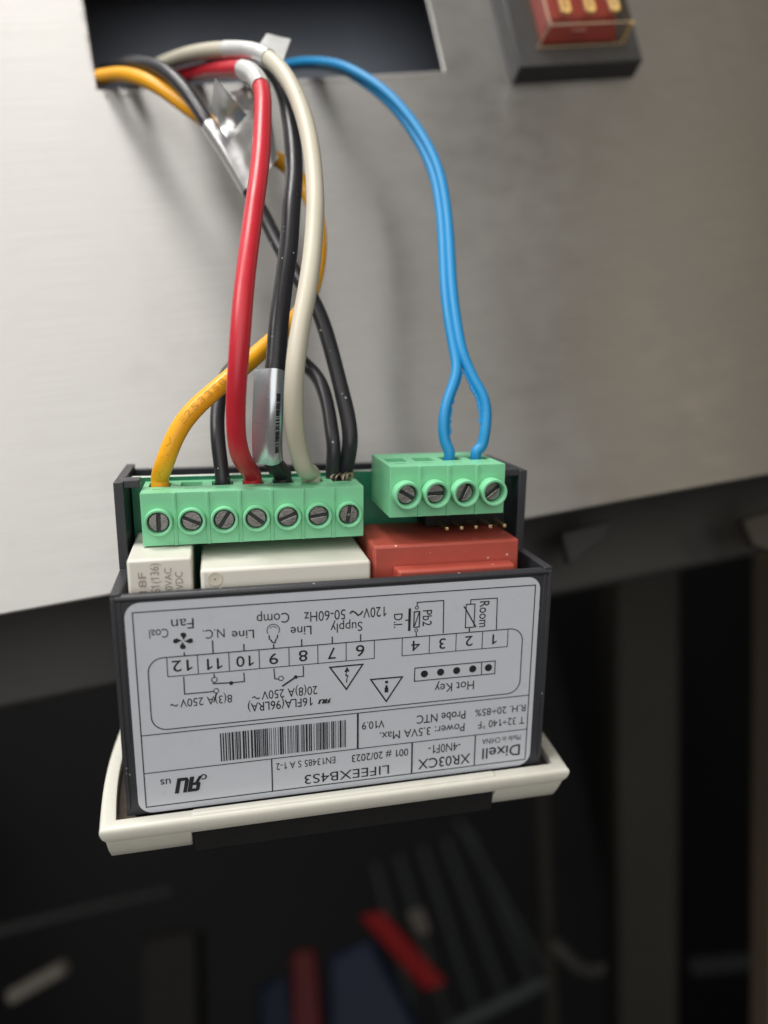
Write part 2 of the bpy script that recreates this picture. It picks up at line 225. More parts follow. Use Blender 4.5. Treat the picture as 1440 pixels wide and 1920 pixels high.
# ---------------------------------------------------------------- materials
DULL = {'dark_cabinet_lining', 'dim_steel', 'bracket_grey', 'post_brown', 'door_tan', 'fitting_tan', 'coated_shelf_wire', 'upright_brown', 'hook_grey', 'edge_grey', 'bar_grey', 'red_wrap', 'blue_wrap', 'dark_red_wrap', 'navy_wrap', 'carton_olive', 'tag_grey'}
def mat(name, col, rough=.5, metal=0.0, var=0.06, vscale=400, bump=0.0, bscale=3000, coat=0.0, spec=0.5, trans=0.0, ior=1.45,
        sss=0.0, speck=None, rvar=0.08):
    if name in DULL: spec = .12
    m = bpy.data.materials.new(name)
    m.use_nodes = True
    nt = m.node_tree
    p = nt.nodes['Principled BSDF']
    p.inputs['Metallic'].default_value = metal
    p.inputs['Specular IOR Level'].default_value = spec
    p.inputs['Coat Weight'].default_value = coat
    p.inputs['Transmission Weight'].default_value = trans
    p.inputs['IOR'].default_value = ior
    if sss > 0:
        p.inputs['Subsurface Weight'].default_value = sss
        p.inputs['Subsurface Radius'].default_value = (1, 1, 1)
        p.inputs['Subsurface Scale'].default_value = 0.0008
    tc = nt.nodes.new('ShaderNodeTexCoord')
    nz = nt.nodes.new('ShaderNodeTexNoise')
    nz.inputs['Scale'].default_value = vscale
    nz.inputs['Detail'].default_value = 5
    nt.links.new(tc.outputs['Object'], nz.inputs['Vector'])
    mx = nt.nodes.new('ShaderNodeMix')
    mx.data_type = 'RGBA'
    mx.inputs['A'].default_value = tuple(c * (1 - var) for c in col) + (1,)
    mx.inputs['B'].default_value = tuple(min(1, c * (1 + var)) for c in col) + (1,)
    nt.links.new(nz.outputs['Fac'], mx.inputs['Factor'])
    last = mx.outputs['Result']
    if speck:
        vo = nt.nodes.new('ShaderNodeTexVoronoi')
        vo.inputs['Scale'].default_value = speck[0]
        nt.links.new(tc.outputs['Object'], vo.inputs['Vector'])
        sep = nt.nodes.new('ShaderNodeSeparateColor')
        nt.links.new(vo.outputs['Color'], sep.inputs[0])
        gt = nt.nodes.new('ShaderNodeMath'); gt.operation = 'MULTIPLY'
        gt.inputs[1].default_value = speck[1]
        nt.links.new(sep.outputs[0], gt.inputs[0])
        lt = nt.nodes.new('ShaderNodeMath'); lt.operation = 'LESS_THAN'
        nt.links.new(vo.outputs['Distance'], lt.inputs[0])
        nt.links.new(gt.outputs[0], lt.inputs[1])
        m2 = nt.nodes.new('ShaderNodeMix'); m2.data_type = 'RGBA'
        m2.inputs['B'].default_value = tuple(speck[2]) + (1,)
        nt.links.new(lt.outputs[0], m2.inputs['Factor'])
        nt.links.new(last, m2.inputs['A'])
        last = m2.outputs['Result']
    nt.links.new(last, p.inputs['Base Color'])
    mr = nt.nodes.new('ShaderNodeMapRange')
    mr.inputs['To Min'].default_value = max(0.02, rough - rvar)
    mr.inputs['To Max'].default_value = min(1, rough + rvar)
    nt.links.new(nz.outputs['Fac'], mr.inputs['Value'])
    nt.links.new(mr.outputs['Result'], p.inputs['Roughness'])
    if bump > 0:
        n2 = nt.nodes.new('ShaderNodeTexNoise')
        n2.inputs['Scale'].default_value = bscale
        n2.inputs['Detail'].default_value = 4
        nt.links.new(tc.outputs['Object'], n2.inputs['Vector'])
        b = nt.nodes.new('ShaderNodeBump')
        b.inputs['Strength'].default_value = bump
        b.inputs['Distance'].default_value = 0.0002
        nt.links.new(n2.outputs['Fac'], b.inputs['Height'])
        nt.links.new(b.outputs['Normal'], p.inputs['Normal'])
    return m


def steel_mat():
    m = bpy.data.materials.new('brushed_steel')
    m.use_nodes = True
    nt = m.node_tree
    p = nt.nodes['Principled BSDF']
    p.inputs['Metallic'].default_value = 1.0
    p.inputs['Anisotropic'].default_value = 0.75
    tg = nt.nodes.new('ShaderNodeCombineXYZ')
    tg.inputs[2].default_value = 1.0
    nt.links.new(tg.outputs[0], p.inputs['Tangent'])
    tc = nt.nodes.new('ShaderNodeTexCoord')
    mp = nt.nodes.new('ShaderNodeMapping')
    mp.inputs['Scale'].default_value = (38, 38, 4200)
    nt.links.new(tc.outputs['Object'], mp.inputs['Vector'])
    br = nt.nodes.new('ShaderNodeTexNoise')
    br.inputs['Scale'].default_value = 1.0
    br.inputs['Detail'].default_value = 6
    nt.links.new(mp.outputs[0], br.inputs['Vector'])
    def noise(scale, detail, dist, stretch=(1, 1, 1)):
        m_ = nt.nodes.new('ShaderNodeMapping'); m_.inputs['Scale'].default_value = stretch
        nt.links.new(tc.outputs['Object'], m_.inputs['Vector'])
        n_ = nt.nodes.new('ShaderNodeTexNoise')
        n_.inputs['Scale'].default_value = scale; n_.inputs['Detail'].default_value = detail; n_.inputs['Distortion'].default_value = dist
        nt.links.new(m_.outputs[0], n_.inputs['Vector'])
        return n_.outputs['Fac']
    def mix(a, wa, b_, wb):
        x = nt.nodes.new('ShaderNodeMath'); x.operation = 'MULTIPLY'; x.inputs[1].default_value = wa; nt.links.new(a, x.inputs[0])
        y = nt.nodes.new('ShaderNodeMath'); y.operation = 'MULTIPLY_ADD'; y.inputs[1].default_value = wb; nt.links.new(b_, y.inputs[0]); nt.links.new(x.outputs[0], y.inputs[2])
        return y.outputs[0]
    smudge = mix(mix(noise(24, 7, .5, (1, 1, .8)), .45, noise(130, 5, .3, (1, 1, 1.6)), .30), 1.0, noise(30, 4, .2, (1, 1, .22)), .25)
    allv = mix(smudge, .80, br.outputs['Fac'], .20)
    cr = nt.nodes.new('ShaderNodeMapRange')
    cr.inputs['From Min'].default_value = .34; cr.inputs['From Max'].default_value = .66
    nt.links.new(allv, cr.inputs['Value'])
    cm = nt.nodes.new('ShaderNodeMix'); cm.data_type = 'RGBA'
    cm.inputs['A'].default_value = (0.268, 0.262, 0.252, 1)
    cm.inputs['B'].default_value = (0.415, 0.41, 0.402, 1)
    nt.links.new(cr.outputs['Result'], cm.inputs['Factor'])
    nt.links.new(cm.outputs['Result'], p.inputs['Base Color'])
    mr = nt.nodes.new('ShaderNodeMapRange')
    mr.inputs['From Min'].default_value = .36; mr.inputs['From Max'].default_value = .64
    mr.inputs['To Min'].default_value = 0.41
    mr.inputs['To Max'].default_value = 0.58
    nt.links.new(smudge, mr.inputs['Value'])
    nt.links.new(mr.outputs['Result'], p.inputs['Roughness'])
    b = nt.nodes.new('ShaderNodeBump')
    b.inputs['Strength'].default_value = 0.10
    b.inputs['Distance'].default_value = 0.00005
    nt.links.new(br.outputs['Fac'], b.inputs['Height'])
    nt.links.new(b.outputs['Normal'], p.inputs['Normal'])
    return m


STEEL = steel_mat()
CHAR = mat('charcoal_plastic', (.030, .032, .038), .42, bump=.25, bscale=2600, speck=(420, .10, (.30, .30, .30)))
CHAR_GLOSS = mat('glossy_charcoal_plastic', (.030, .027, .024), .22, bump=.1, bscale=900)
BLACK = mat('black_plastic', (.012, .012, .0125), .5, spec=.2, bump=.1)
CREAM = mat('cream_plastic', (.66, .655, .585), .38, bump=.05, sss=.1)
LABEL = mat('silver_label_film', (.50, .532, .585), .30, metal=.0, var=.03, bump=.03, bscale=5000)
INK = mat('black_ink', (.012, .012, .016), .5, var=.2, vscale=1500)
INK2 = mat('brown_grey_ink', (.30, .25, .23), .6, var=.2, vscale=2500)
GREEN = mat('green_terminal_plastic', (.205, .575, .325), .40, var=.04, bump=.05, sss=.15)
PCB = mat('green_circuit_board', (.006, .16, .085), .3)
PCBEDGE = mat('board_edge', (.62, .70, .62), .6)
RELAY = mat('ivory_plastic', (.66, .645, .585), .42, var=.02, bump=.04, sss=.1)
BRICK = mat('brick_red_plastic', (.40, .075, .052), .40, var=.08, bump=.12, bscale=1500, speck=(300, .10, (.62, .40, .34)))
SCREW = mat('screw_steel', (.30, .29, .28), .28, metal=1.0, var=.15, vscale=900, bump=.12, bscale=2500)
BRASS = mat('brass_pin', (.92, .76, .45), .3, metal=1.0)
WRED = mat('red_insulation', (.52, .022, .038), .36, var=.04, bump=.04)
WYEL = mat('yellow_insulation', (.86, .40, .016), .38, var=.04, bump=.04)
WWHT = mat('ivory_insulation', (.55, .52, .425), .42, var=.03, bump=.04, speck=(260, .05, (.2, .18, .14)))
WBLK = mat('black_insulation', (.022, .022, .027), .36, var=.1, bump=.08, speck=(560, .10, (.42, .42, .42)))
WBLU = mat('blue_insulation', (.012, .235, .52), .46, var=.04, bump=.03)
COPPER = mat('tinned_strand', (.55, .45, .33), .35, metal=1.0)
FLAG = mat('smooth_foil_tape', (.56, .60, .64), .25, metal=.75, var=.05, vscale=300, bump=.06, bscale=300)
FOIL = mat('silver_foil_tape', (.78, .79, .80), .34, metal=.85, var=.06, vscale=300, bump=.25, bscale=420)
FOILW = mat('pale_foil_tape', (.66, .67, .67), .33, metal=.45, var=.06, vscale=300, bump=.25, bscale=420)


# ---------------------------------------------------------------- text and flat ink marks
def text_geo(body, bold):
    cu = bpy.data.curves.new('text', 'FONT')
    cu.body = body
    cu.size = 1.0
    cu.fill_mode = 'FRONT'
    cu.offset = 0.0 if ('M' in body or '4' in body) else 0.012 * min(bold, .4)
    cu.resolution_u = 4
    o = bpy.data.objects.new('text', cu)
    link(o)
    dg = bpy.context.evaluated_depsgraph_get()
    me = bpy.data.meshes.new_from_object(o.evaluated_get(dg))
    vs = [(v.co.x, v.co.y) for v in me.vertices]
    fs = [tuple(p.vertices) for p in me.polygons]
    if '1' in body:                      # the built-in font draws 1 as a bare bar: give it a flag
        for i, ch in enumerate(body):
            if ch != '1': continue
            cu.body = body[:i + 1]
            dg = bpy.context.evaluated_depsgraph_get()
            m2 = bpy.data.meshes.new_from_object(o.evaluated_get(dg))
            xr = max(v.co.x for v in m2.vertices); cp = max(v.co.y for v in m2.vertices if v.co.x > xr - .05)
            bpy.data.meshes.remove(m2)
            w = .085 + .02 * bold
            n = len(vs)
            vs += [(xr - w * .5, cp), (xr - w, cp - .14), (xr - w - .17, cp - .25), (xr - w - .17, cp - .14)]
            fs.append((n, n + 3, n + 2, n + 1))
    bpy.data.objects.remove(o)
    bpy.data.curves.remove(cu)
    bpy.data.meshes.remove(me)
    return vs, fs


_cap = max(v[1] for v in text_geo('H', 0)[0])
_zc = [0]


def nextz():
    _zc[0] += 1
    return _zc[0] * 0.0003


def put_text(bm, body, rot, a, b, length, cap, bold, z0=0.03):
    """rot 180: starts at x=a on baseline y=b; rot -90 / 90: baseline x=a, starts at y=b"""
    vs, fs = text_geo(body, bold)
    x0 = min(v[0] for v in vs); x1 = max(v[0] for v in vs)
    sx = length / (x1 - x0); sy = cap / _cap
    if sx > sy * 1.25 and len(body) < 3: sx = sy * 1.12
    z = z0 + nextz()
    out = []
    for x, y in vs:
        u, v = (x - x0) * sx, y * sy
        if rot == 180: q = (a - u, b - v)
        elif rot == -90: q = (a + v, b - u)
        elif rot == 90: q = (a - v, b + u)
        else: q = (a + u, b + v)
        out.append(bm.verts.new((q[0], q[1], z)))
    for f in fs:
        try: bm.faces.new([out[i] for i in f])
        except ValueError: pass


def poly(bm, pts, z0=0.03):
    z = z0 + nextz()
    f = bm.faces.new([bm.verts.new((x, y, z)) for x, y in pts])
    f.normal_update()
    if f.normal.z < 0: f.normal_flip()


def stroke(bm, pts, w, closed=False, z0=0.03):
    z = z0 + nextz()
    n = len(pts)
    P = [Vector(p) for p in pts]
    L_, R_ = [], []
    for i in range(n):
        if closed: a, b = P[i - 1], P[(i + 1) % n]
        else: a, b = P[max(i - 1, 0)], P[min(i + 1, n - 1)]
        d1 = (P[i] - a) if (P[i] - a).length > 1e-9 else (b - P[i])
        d2 = (b - P[i]) if (b - P[i]).length > 1e-9 else (P[i] - a)
        d1 = d1.normalized(); d2 = d2.normalized()
        n1 = Vector((-d1.y, d1.x)); n2 = Vector((-d2.y, d2.x))
        m = (n1 + n2)
        m = m.normalized() if m.length > 1e-6 else n1
        k = min(2.2, 1 / max(.3, m.dot(n1)))
        L_.append(bm.verts.new((*(P[i] + m * k * w / 2), z)))
        R_.append(bm.verts.new((*(P[i] - m * k * w / 2), z)))
    for i in range(n if closed else n - 1):
        j = (i + 1) % n
        bm.faces.new((L_[i], R_[i], R_[j], L_[j]))


def ring_pts(x, y, r, n=20):
    return [(x + r * math.cos(2 * math.pi * k / n), y + r * math.sin(2 * math.pi * k / n)) for k in range(n)]


def ul_mark(bm, x0, y0, x1, y1):
    """heavy slanted reversed-R and U mark, upside down; reading starts at (x0,y0) and ends at (x1,y1)"""
    quads = [((.27, 0), (.45, 0), (.45, 1), (.27, 1)), ((.0, .80), (.27, .80), (.27, 1), (.04, 1)), ((0, .40), (.27, .40), (.27, .58), (.0, .58)),
             ((-.04, .46), (.12, .40), (.12, 1), (-.04, .94)), ((.20, .42), (.06, .42), (-.08, 0), (.08, 0)),
             ((.47, .18), (.63, .10), (.63, 1), (.47, 1)), ((.47, .18), (.56, 0), (.90, 0), (.90, .22)), ((.80, 0), (.97, 0), (.97, 1), (.80, 1))]
    for q in quads:
        z = 0.03 + nextz()
        out = []
        for u, v in q:
            t = .10 + .80 * (u + .14 * (v - .5))
            v = .06 + .84 * v
            out.append(bm.verts.new((x0 + (x1 - x0) * t, y0 + (y1 - y0) * v, z)))
        bm.faces.new(out)


# ---------------------------------------------------------------- setting: cabinet, compartment, steel panel
W_ = lambda X, U, N: (X, -N, U)      # panel coordinates (mm): across, up, towards the viewer

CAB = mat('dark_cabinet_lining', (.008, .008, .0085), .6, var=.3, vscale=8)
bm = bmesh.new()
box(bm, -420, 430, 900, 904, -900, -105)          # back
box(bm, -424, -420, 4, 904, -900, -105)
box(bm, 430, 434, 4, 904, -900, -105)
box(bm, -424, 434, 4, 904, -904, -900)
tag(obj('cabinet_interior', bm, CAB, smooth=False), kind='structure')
COMP = mat('dark_compartment_lining', (.25, .28, .335), .7, var=.15, vscale=20)
bm = bmesh.new()
box(bm, -120, 260, 32, 34, -60, 200)
box(bm, -122, -120, 3, 34, -60, 200)
box(bm, 260, 262, 3, 34, -60, 200)
box(bm, -122, 262, 3, 34, -62, -60)
box(bm, -122, 262, 3, 34, 200, 202)
tag(obj('machine_compartment', bm, COMP, smooth=False), kind='structure')

panel = empty('steel_panel', Matrix.Identity(4))
tag(panel, 'brushed stainless steel panel with a rectangular cutout the wires hang from', 'panel')
bm = bmesh.new()
xs = [-420, 0, 78.1, 430]; us = [-107.9, 0, 33, 330]
for layer, n in (('f', 0.0), ('b', -1.1)):
    vv = [[bm.verts.new(W_(x, u, n)) for u in us] for x in xs]
    if layer == 'f': F = vv
    else: B = vv
for i in range(3):
    for j in range(3):
        if (i, j) == (1, 1): continue
        bm.faces.new((F[i][j], F[i + 1][j], F[i + 1][j + 1], F[i][j + 1]))
        bm.faces.new((B[i][j], B[i][j + 1], B[i + 1][j + 1], B[i + 1][j]))
hole = [(1, 1), (2, 1), (2, 2), (1, 2)]
for k in range(4):
    a, b = hole[k], hole[(k + 1) % 4]
    bm.faces.new((F[a[0]][a[1]], F[b[0]][b[1]], B[b[0]][b[1]], B[a[0]][a[1]]))
for i in range(3):
    for j, s in ((0, 1), (3, -1)):
        q = (F[i][j], F[i + 1][j], B[i + 1][j], B[i][j])
        bm.faces.new(q)
    for j, s in ((0, 1), (3, -1)):
        bm.faces.new((F[j][i], F[j][i + 1], B[j][i + 1], B[j][i]))
bmesh.ops.recalc_face_normals(bm, faces=bm.faces)
obj('sheet', bm, STEEL, panel, bevel=.35, seg=2)
RES = mat('grimy_sealant', (.20, .17, .14), .7, var=.4, vscale=900)
def smear(x0, u0, x1, u1, w):
    bm = bmesh.new()
    L = math.hypot(x1 - x0, u1 - u0); n = max(3, int(L / .7))
    d = ((x1 - x0) / L, (u1 - u0) / L)
    for i in range(n):
        if random.random() < .22: continue
        t = i / n
        cx, cu = x0 + (x1 - x0) * t, u0 + (u1 - u0) * t
        ww = w * random.uniform(.3, 1.0); ll = L / n * random.uniform(.5, 1.0)
        off = random.uniform(-.12, .12)
        q = []
        for k in range(7):
            a = 2 * math.pi * k / 7
            e, g = math.cos(a) * ll * .6 * random.uniform(.7, 1.2), math.sin(a) * ww * .5 * random.uniform(.7, 1.2)
            q.append((cx + d[0] * e - d[1] * (g + off), cu + d[1] * e + d[0] * (g + off)))
        lo = [bm.verts.new(W_(a, b, .01)) for a, b in q]; hi = [bm.verts.new(W_(a, b, .09)) for a, b in q]
        bm.faces.new(hi)
        for k in range(7): bm.faces.new((lo[k], lo[(k + 1) % 7], hi[(k + 1) % 7], hi[k]))
    bmesh.ops.recalc_face_normals(bm, faces=bm.faces)
    tag(obj('sealant_residue', bm, RES, panel), kind='stuff')
smear(-.7, 22, -.75, 3.6, .28); smear(-.2, -1.2, 2.2, -2.1, .32); smear(3.6, -2.0, 8.6, -2.0, .32); smear(5, -.45, 10, -.4, .25); smear(40, -1.5, 77, -1.6, .3)

# ---------------------------------------------------------------- things behind and below the panel (dark cabinet)
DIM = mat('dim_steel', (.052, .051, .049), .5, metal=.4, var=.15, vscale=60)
def slab(name, corners, depth, m, label, cat, bevel=2.0, group=None):
    bm = bmesh.new()
    C = [Vector(c) for c in corners]
    camp = Vector(DATA['camP'])
    lo = [bm.verts.new(c) for c in C]
    nrm = (C[1] - C[0]).cross(C[-1] - C[0]).normalized()
    if nrm.dot(camp - C[0]) > 0: nrm = -nrm
    hi = [bm.verts.new(c + nrm * depth) for c in C]
    n = len(C)
    bm.faces.new(lo); bm.faces.new(hi[::-1])
    for i in range(n): bm.faces.new((lo[i], hi[i], hi[(i + 1) % n], lo[(i + 1) % n]))
    bmesh.ops.recalc_face_normals(bm, faces=bm.faces)
    return tag(obj(name, bm, m, bevel=bevel), label, cat, group)

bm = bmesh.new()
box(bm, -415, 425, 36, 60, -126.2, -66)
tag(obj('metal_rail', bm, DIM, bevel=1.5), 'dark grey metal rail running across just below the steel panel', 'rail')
BG = DATA['bg']
slab('metal_bracket', BG['bracket'], 3, mat('bracket_grey', (.06, .056, .058), .6), 'small pale grey bracket under the rail right of the controller', 'bracket', .6)
slab('cabinet_post', BG['post'], 22, mat('post_brown', (.026, .024, .021), .5, metal=.2, var=.2, vscale=30), 'dark upright cabinet post at the right, in front of the black interior', 'post', 3)
slab('door_edge', BG['doorstrip'], 20, mat('door_tan', (.20, .165, .12), .5), 'tan upright door edge cut off by the right border', 'door edge', 2)
slab('metal_fitting', BG['fitting'], 4, mat('fitting_tan', (.065, .057, .047), .6), 'blurred tan fitting under the right end of the panel', 'fitting', .8)
def rod(name, pts, r, m, label, cat, group=None, parent=None):
    bm = bmesh.new()
    tube(bm, catmull(pts, 6), r, 14)
    o = obj(name, bm, m, parent)
    if label: tag(o, label, cat, group)
    return o
rod('metal_rod', BG['rod'], 3.2, mat('rod_grey', (.13, .12, .105), .5, metal=.0), 'short pale grey rod in the dark at the lower left', 'rod')
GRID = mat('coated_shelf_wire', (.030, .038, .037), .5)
rack = empty('wire_shelf', Matrix.Translation(Vector(BG['shelf_front'][1]) * MM))
tag(rack, 'grey coated wire shelf with sloping ribs and a bright front bar', 'shelf')
off = Vector(BG['shelf_front'][1])
loc = lambda pts: [Vector(p) - off for p in pts]
rod('front_bar', loc(BG['shelf_front']), 3.6, GRID, None, None, parent=rack)
rod('side_bar', loc(BG['shelf_side']), 2.6, GRID, None, None, parent=rack)
for r_ in BG['ribs']: rod('rib', loc(r_), 2.6, GRID, None, None, parent=rack)
rod('shelf_upright', BG['upright'], 4.5, mat('upright_brown', (.032, .029, .025), .5), 'thin brown upright beside the right end of the wire shelf', 'upright')
rod('wire_hook', BG['hook'], 3.2, mat('hook_grey', (.065, .065, .06), .5), 'grey bent wire hook between the shelf and the post', 'hook')
rod('shelf_edge', BG['edge'], 3.0, mat('edge_grey', (.014, .017, .016), .5), 'faint grey shelf edge crossing the dark at the left', 'shelf edge')
rod('cross_bar', BG['bar2'], 7, mat('bar_grey', (.011, .012, .013), .5), 'faint grey cross bar low between the post and the tan door edge', 'bar')
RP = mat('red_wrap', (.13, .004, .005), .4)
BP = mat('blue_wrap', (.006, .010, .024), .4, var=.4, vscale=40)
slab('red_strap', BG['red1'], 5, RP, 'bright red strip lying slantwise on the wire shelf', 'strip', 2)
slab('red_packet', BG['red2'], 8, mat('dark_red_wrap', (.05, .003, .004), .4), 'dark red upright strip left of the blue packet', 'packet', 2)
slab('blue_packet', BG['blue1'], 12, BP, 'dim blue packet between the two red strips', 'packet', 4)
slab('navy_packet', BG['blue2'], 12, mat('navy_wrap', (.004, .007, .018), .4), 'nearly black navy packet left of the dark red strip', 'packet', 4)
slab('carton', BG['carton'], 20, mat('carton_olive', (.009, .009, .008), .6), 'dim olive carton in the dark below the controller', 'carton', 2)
slab('pale_tag', BG['pale'], 2, mat('tag_grey', (.06, .054, .048), .6), 'small dim grey tag beside the bright red strip', 'tag', .6)

# ---------------------------------------------------------------- rocker switch on the panel
sw = empty('rocker_switch', Matrix.Translation(Vector(W_(94.4, -4.8, 0)) * MM))
tag(sw, 'red rocker switch under a clear cover in a black housing on the panel', 'switch')
SWB = mat('switch_housing_grey', (.045, .045, .046), .4, bump=.1)
bm = bmesh.new()
def frustum(bm, a, b, n0, n1):
    """a, b: (x0,x1,u0,u1) at n0 and n1"""
    lo = [bm.verts.new(W_(x, u, n0)) for x, u in ((a[0], a[2]), (a[1], a[2]), (a[1], a[3]), (a[0], a[3]))]
    hi = [bm.verts.new(W_(x, u, n1)) for x, u in ((b[0], b[2]), (b[1], b[2]), (b[1], b[3]), (b[0], b[3]))]
    fs = [bm.faces.new(lo[::-1]), bm.faces.new(hi)]
    for i in range(4): fs.append(bm.faces.new((lo[i], lo[(i + 1) % 4], hi[(i + 1) % 4], hi[i])))
    bmesh.ops.recalc_face_normals(bm, faces=fs)
frustum(bm, (0, 32.3, 0, 42), (.3, 32.2, .5, 41.5), -.5, 5)
obj('housing', bm, SWB, sw, bevel=.4)
bm = bmesh.new()
frustum(bm, (6.6, 26.2, 5.6, 37), (7.6, 25.0, 9.0, 33.5), 5.05, 9.2)
obj('rocker', bm, mat('rocker_red', (.30, .048, .042), .4), sw, bevel=.5)
bm = bmesh.new()
lathe(bm, [(1.25, 0), (1.25, .08), (1.75, .08), (1.75, 0), (1.25, 0)], 0, 0, 28)
bmesh.ops.recalc_face_normals(bm, faces=bm.faces)
o = obj('circle_mark', bm, mat('mark_pale', (.75, .60, .58), .5), sw)
o.rotation_euler = (math.radians(90) - math.atan2(4.1, 3.4) * 0 , 0, 0)
o.rotation_euler = (math.radians(90 + 45 * -1), 0, 0)
o.location = Vector((15.6, -7.32, 7.25)) * MM
CLR = bpy.data.materials.new('clear_cover')
CLR.use_nodes = True
_nt = CLR.node_tree
_nt.nodes.remove(_nt.nodes['Principled BSDF'])
_tr = _nt.nodes.new('ShaderNodeBsdfTransparent'); _tr.inputs[0].default_value = (.95, .90, .82, 1)
_gl = _nt.nodes.new('ShaderNodeBsdfGlossy'); _gl.inputs['Roughness'].default_value = .12
_mx = _nt.nodes.new('ShaderNodeMixShader')
_mx.inputs[0].default_value = .07; _nt.links.new(_tr.outputs[0], _mx.inputs[1]); _nt.links.new(_gl.outputs[0], _mx.inputs[2])
_nt.links.new(_mx.outputs[0], _nt.nodes['Material Output'].inputs['Surface'])
bm = bmesh.new()
frustum(bm, (5.4, 27.6, 4.9, 38), (6.7, 27.4, 5.6, 36.5), 5.05, 11)
obj('cover', bm, CLR, sw, bevel=.25)
AMB = mat('amber_rib', (.72, .48, .16), .25, coat=.3)
PALE = mat('edge_glint_pale', (.55, .42, .28), .3)
for p0, p1, r_, m_ in (((27.55, 4.95, 5.3), (27.35, 5.65, 10.9), .34, AMB), ((5.6, 4.95, 5.25), (27.3, 4.95, 5.25), .12, PALE), ((6.9, 5.65, 10.9), (27.0, 5.65, 10.9), .14, PALE), ((5.5, 4.95, 5.25), (6.75, 5.6, 10.9), .13, PALE), ((6.75, 5.9, 10.9), (6.75, 36, 10.9), .14, PALE)):  # coloured rods standing for light caught along the clear cover's edges
    bm = bmesh.new()
    tube(bm, [Vector(W_(*p0)), Vector(W_(*p1))], r_, 8)
    obj('edge_glint', bm, m_, sw)
for k in range(3):
    bm = bmesh.new()
    x = 11.2 + k * 6.15
    ring = rrect(x - 1.05, x + 1.05, 8.0, 24, 1.0)
    inner = rrect(x - .5, x + .5, 8.9, 23.2, .4)
    lo = [bm.verts.new(W_(a, b, 11.02)) for a, b in ring]; hi = [bm.verts.new(W_(a, b, 11.7)) for a, b in ring]
    li = [bm.verts.new(W_(a, b, 11.02)) for a, b in inner]; hi2 = [bm.verts.new(W_(a, b, 11.7)) for a, b in inner]
    n = len(ring)
    for i in range(n):
        j = (i + 1) % n
        bm.faces.new((lo[i], lo[j], hi[j], hi[i])); bm.faces.new((hi[i], hi[j], hi2[j], hi2[i])); bm.faces.new((hi2[i], hi2[j], li[j], li[i])); bm.faces.new((li[i], li[j], lo[j], lo[i]))
    bmesh.ops.recalc_face_normals(bm, faces=bm.faces)
    obj('raised_rib', bm, AMB, sw)

# ---------------------------------------------------------------- the controller
DEV = Matrix.Translation(Vector(DATA['devP']) * MM) @ Matrix(DATA['devM']).to_4x4()
dev = empty('temperature_controller', DEV)
tag(dev, 'black electronic temperature controller hanging upside down by its wires, rating label facing out', 'controller')

bm = bmesh.new()
HW = 35.2
box(bm, -HW + .02, HW - .02, -1.3, 34.25, -1.6, -.12)                        # label wall
prism(bm, [(34.25, -1.6), (35.0, -1.6), (35.3, -1.1), (35.3, -.2), (35.0, .12), (34.6, .18), (34.25, -.05)], -HW + .6, HW - .6, 0)   # rolled top edge
for s in (-1, 1):
    prof = [(11.5, -.02), (35.6, -.02), (35.6, -12.2), (50.0, -12.2), (50.0, -31), (11.5, -31)]
    prism(bm, prof, s * HW, s * (HW - 1.5), 0)
    prism(bm, [(0, -.1), (35, -.1), (35, .14), (0, .14)], s * (HW - .02), s * (HW - .7), 0)
    box(bm, min(s * 33.7, s * 31.2), max(s * 33.7, s * 31.2), 46.2, 48.4, -27.0, -24.5)
    prism(bm, [(49.0, -12.4), (50.25, -12.4), (50.25, -15.5), (49.0, -15.5)], s * (HW - 1.5), s * (HW - 4.0), 0)
box(bm, -HW + 1.5, HW - 1.5, -1.5, 49.2, -31, -29.4)                         # far wall
case = obj('case', bm, CHAR, dev, bevel=.22, seg=2)
for s in (-1, 1):
    bm = bmesh.new()
    box(bm, min(s * 34.3, s * 32.6), max(s * 34.3, s * 32.6), -3, 11.5, -29.3, -1.7)
    box(bm, min(s * 35.0, s * 34.3), max(s * 35.0, s * 34.3), 9.6, 11.45, -27, -1.0)
    obj('side_clip', bm, CHAR_GLOSS, dev, bevel=.3)

# label and its printing
bm = bmesh.new()
prism(bm, rrect(-33.35, 33.1, -1.1, 34.05, 2.3, 8), -.12, 0, 2)
label = obj('label', bm, LABEL, dev)
bm = bmesh.new()
for s, rot, a, b, ln, cap, bold in DATA['text']: put_text(bm, s, rot, a, b, ln, cap, bold)
for w, pts, closed in DATA['poly']: stroke(bm, pts, w, bool(closed))
x0, x1, y1, y0, r = DATA['outline']
stroke(bm, rrect(x0, x1, y0, y1, r, 7), .16, True)
for x, y, r, ring in DATA['circ']:
    if ring == 0: poly(bm, ring_pts(x, y, r))
    elif ring == 1: stroke(bm, ring_pts(x, y, r), .13, True)
    else:
        stroke(bm, [(x + r * math.cos(t), y + r * math.sin(t)) for t in [math.radians(-35 + 250 * k / 18) for k in range(19)]], .12)
        stroke(bm, [(x + r * .62 * math.cos(t), y + r * .62 * math.sin(t)) for t in [math.radians(20 + 130 * k / 9) for k in range(10)]], .09)
fx, fy, fr = DATA['fan']
for k in range(4):
    a0 = math.radians(78 + 90 * k)
    pts = []
    for t, rr in ((-.05, .12), (-.32, .45), (-.30, .75), (-.02, .98), (.32, .98), (.52, .80), (.50, .55), (.30, .38), (.18, .12)):
        pts.append((fx + fr * rr * math.cos(a0 + t), fy + fr * rr * .92 * math.sin(a0 + t)))
    poly(bm, pts)
bx0, bx1, by1, by0 = DATA['bar']
rb = random.Random(11)
x = bx0
while x < bx1:
    w = rb.choice([.10, .10, .10, .2, .2, .3]); g = rb.choice([.10, .10, .10, .2, .2, .3])
    if x + w > bx1: break
    z = .03 + nextz()
    f = bm.faces.new([bm.verts.new((a, b, z)) for a, b in ((x, by0), (x + w, by0), (x + w, by1), (x, by1))])
    x += w + g
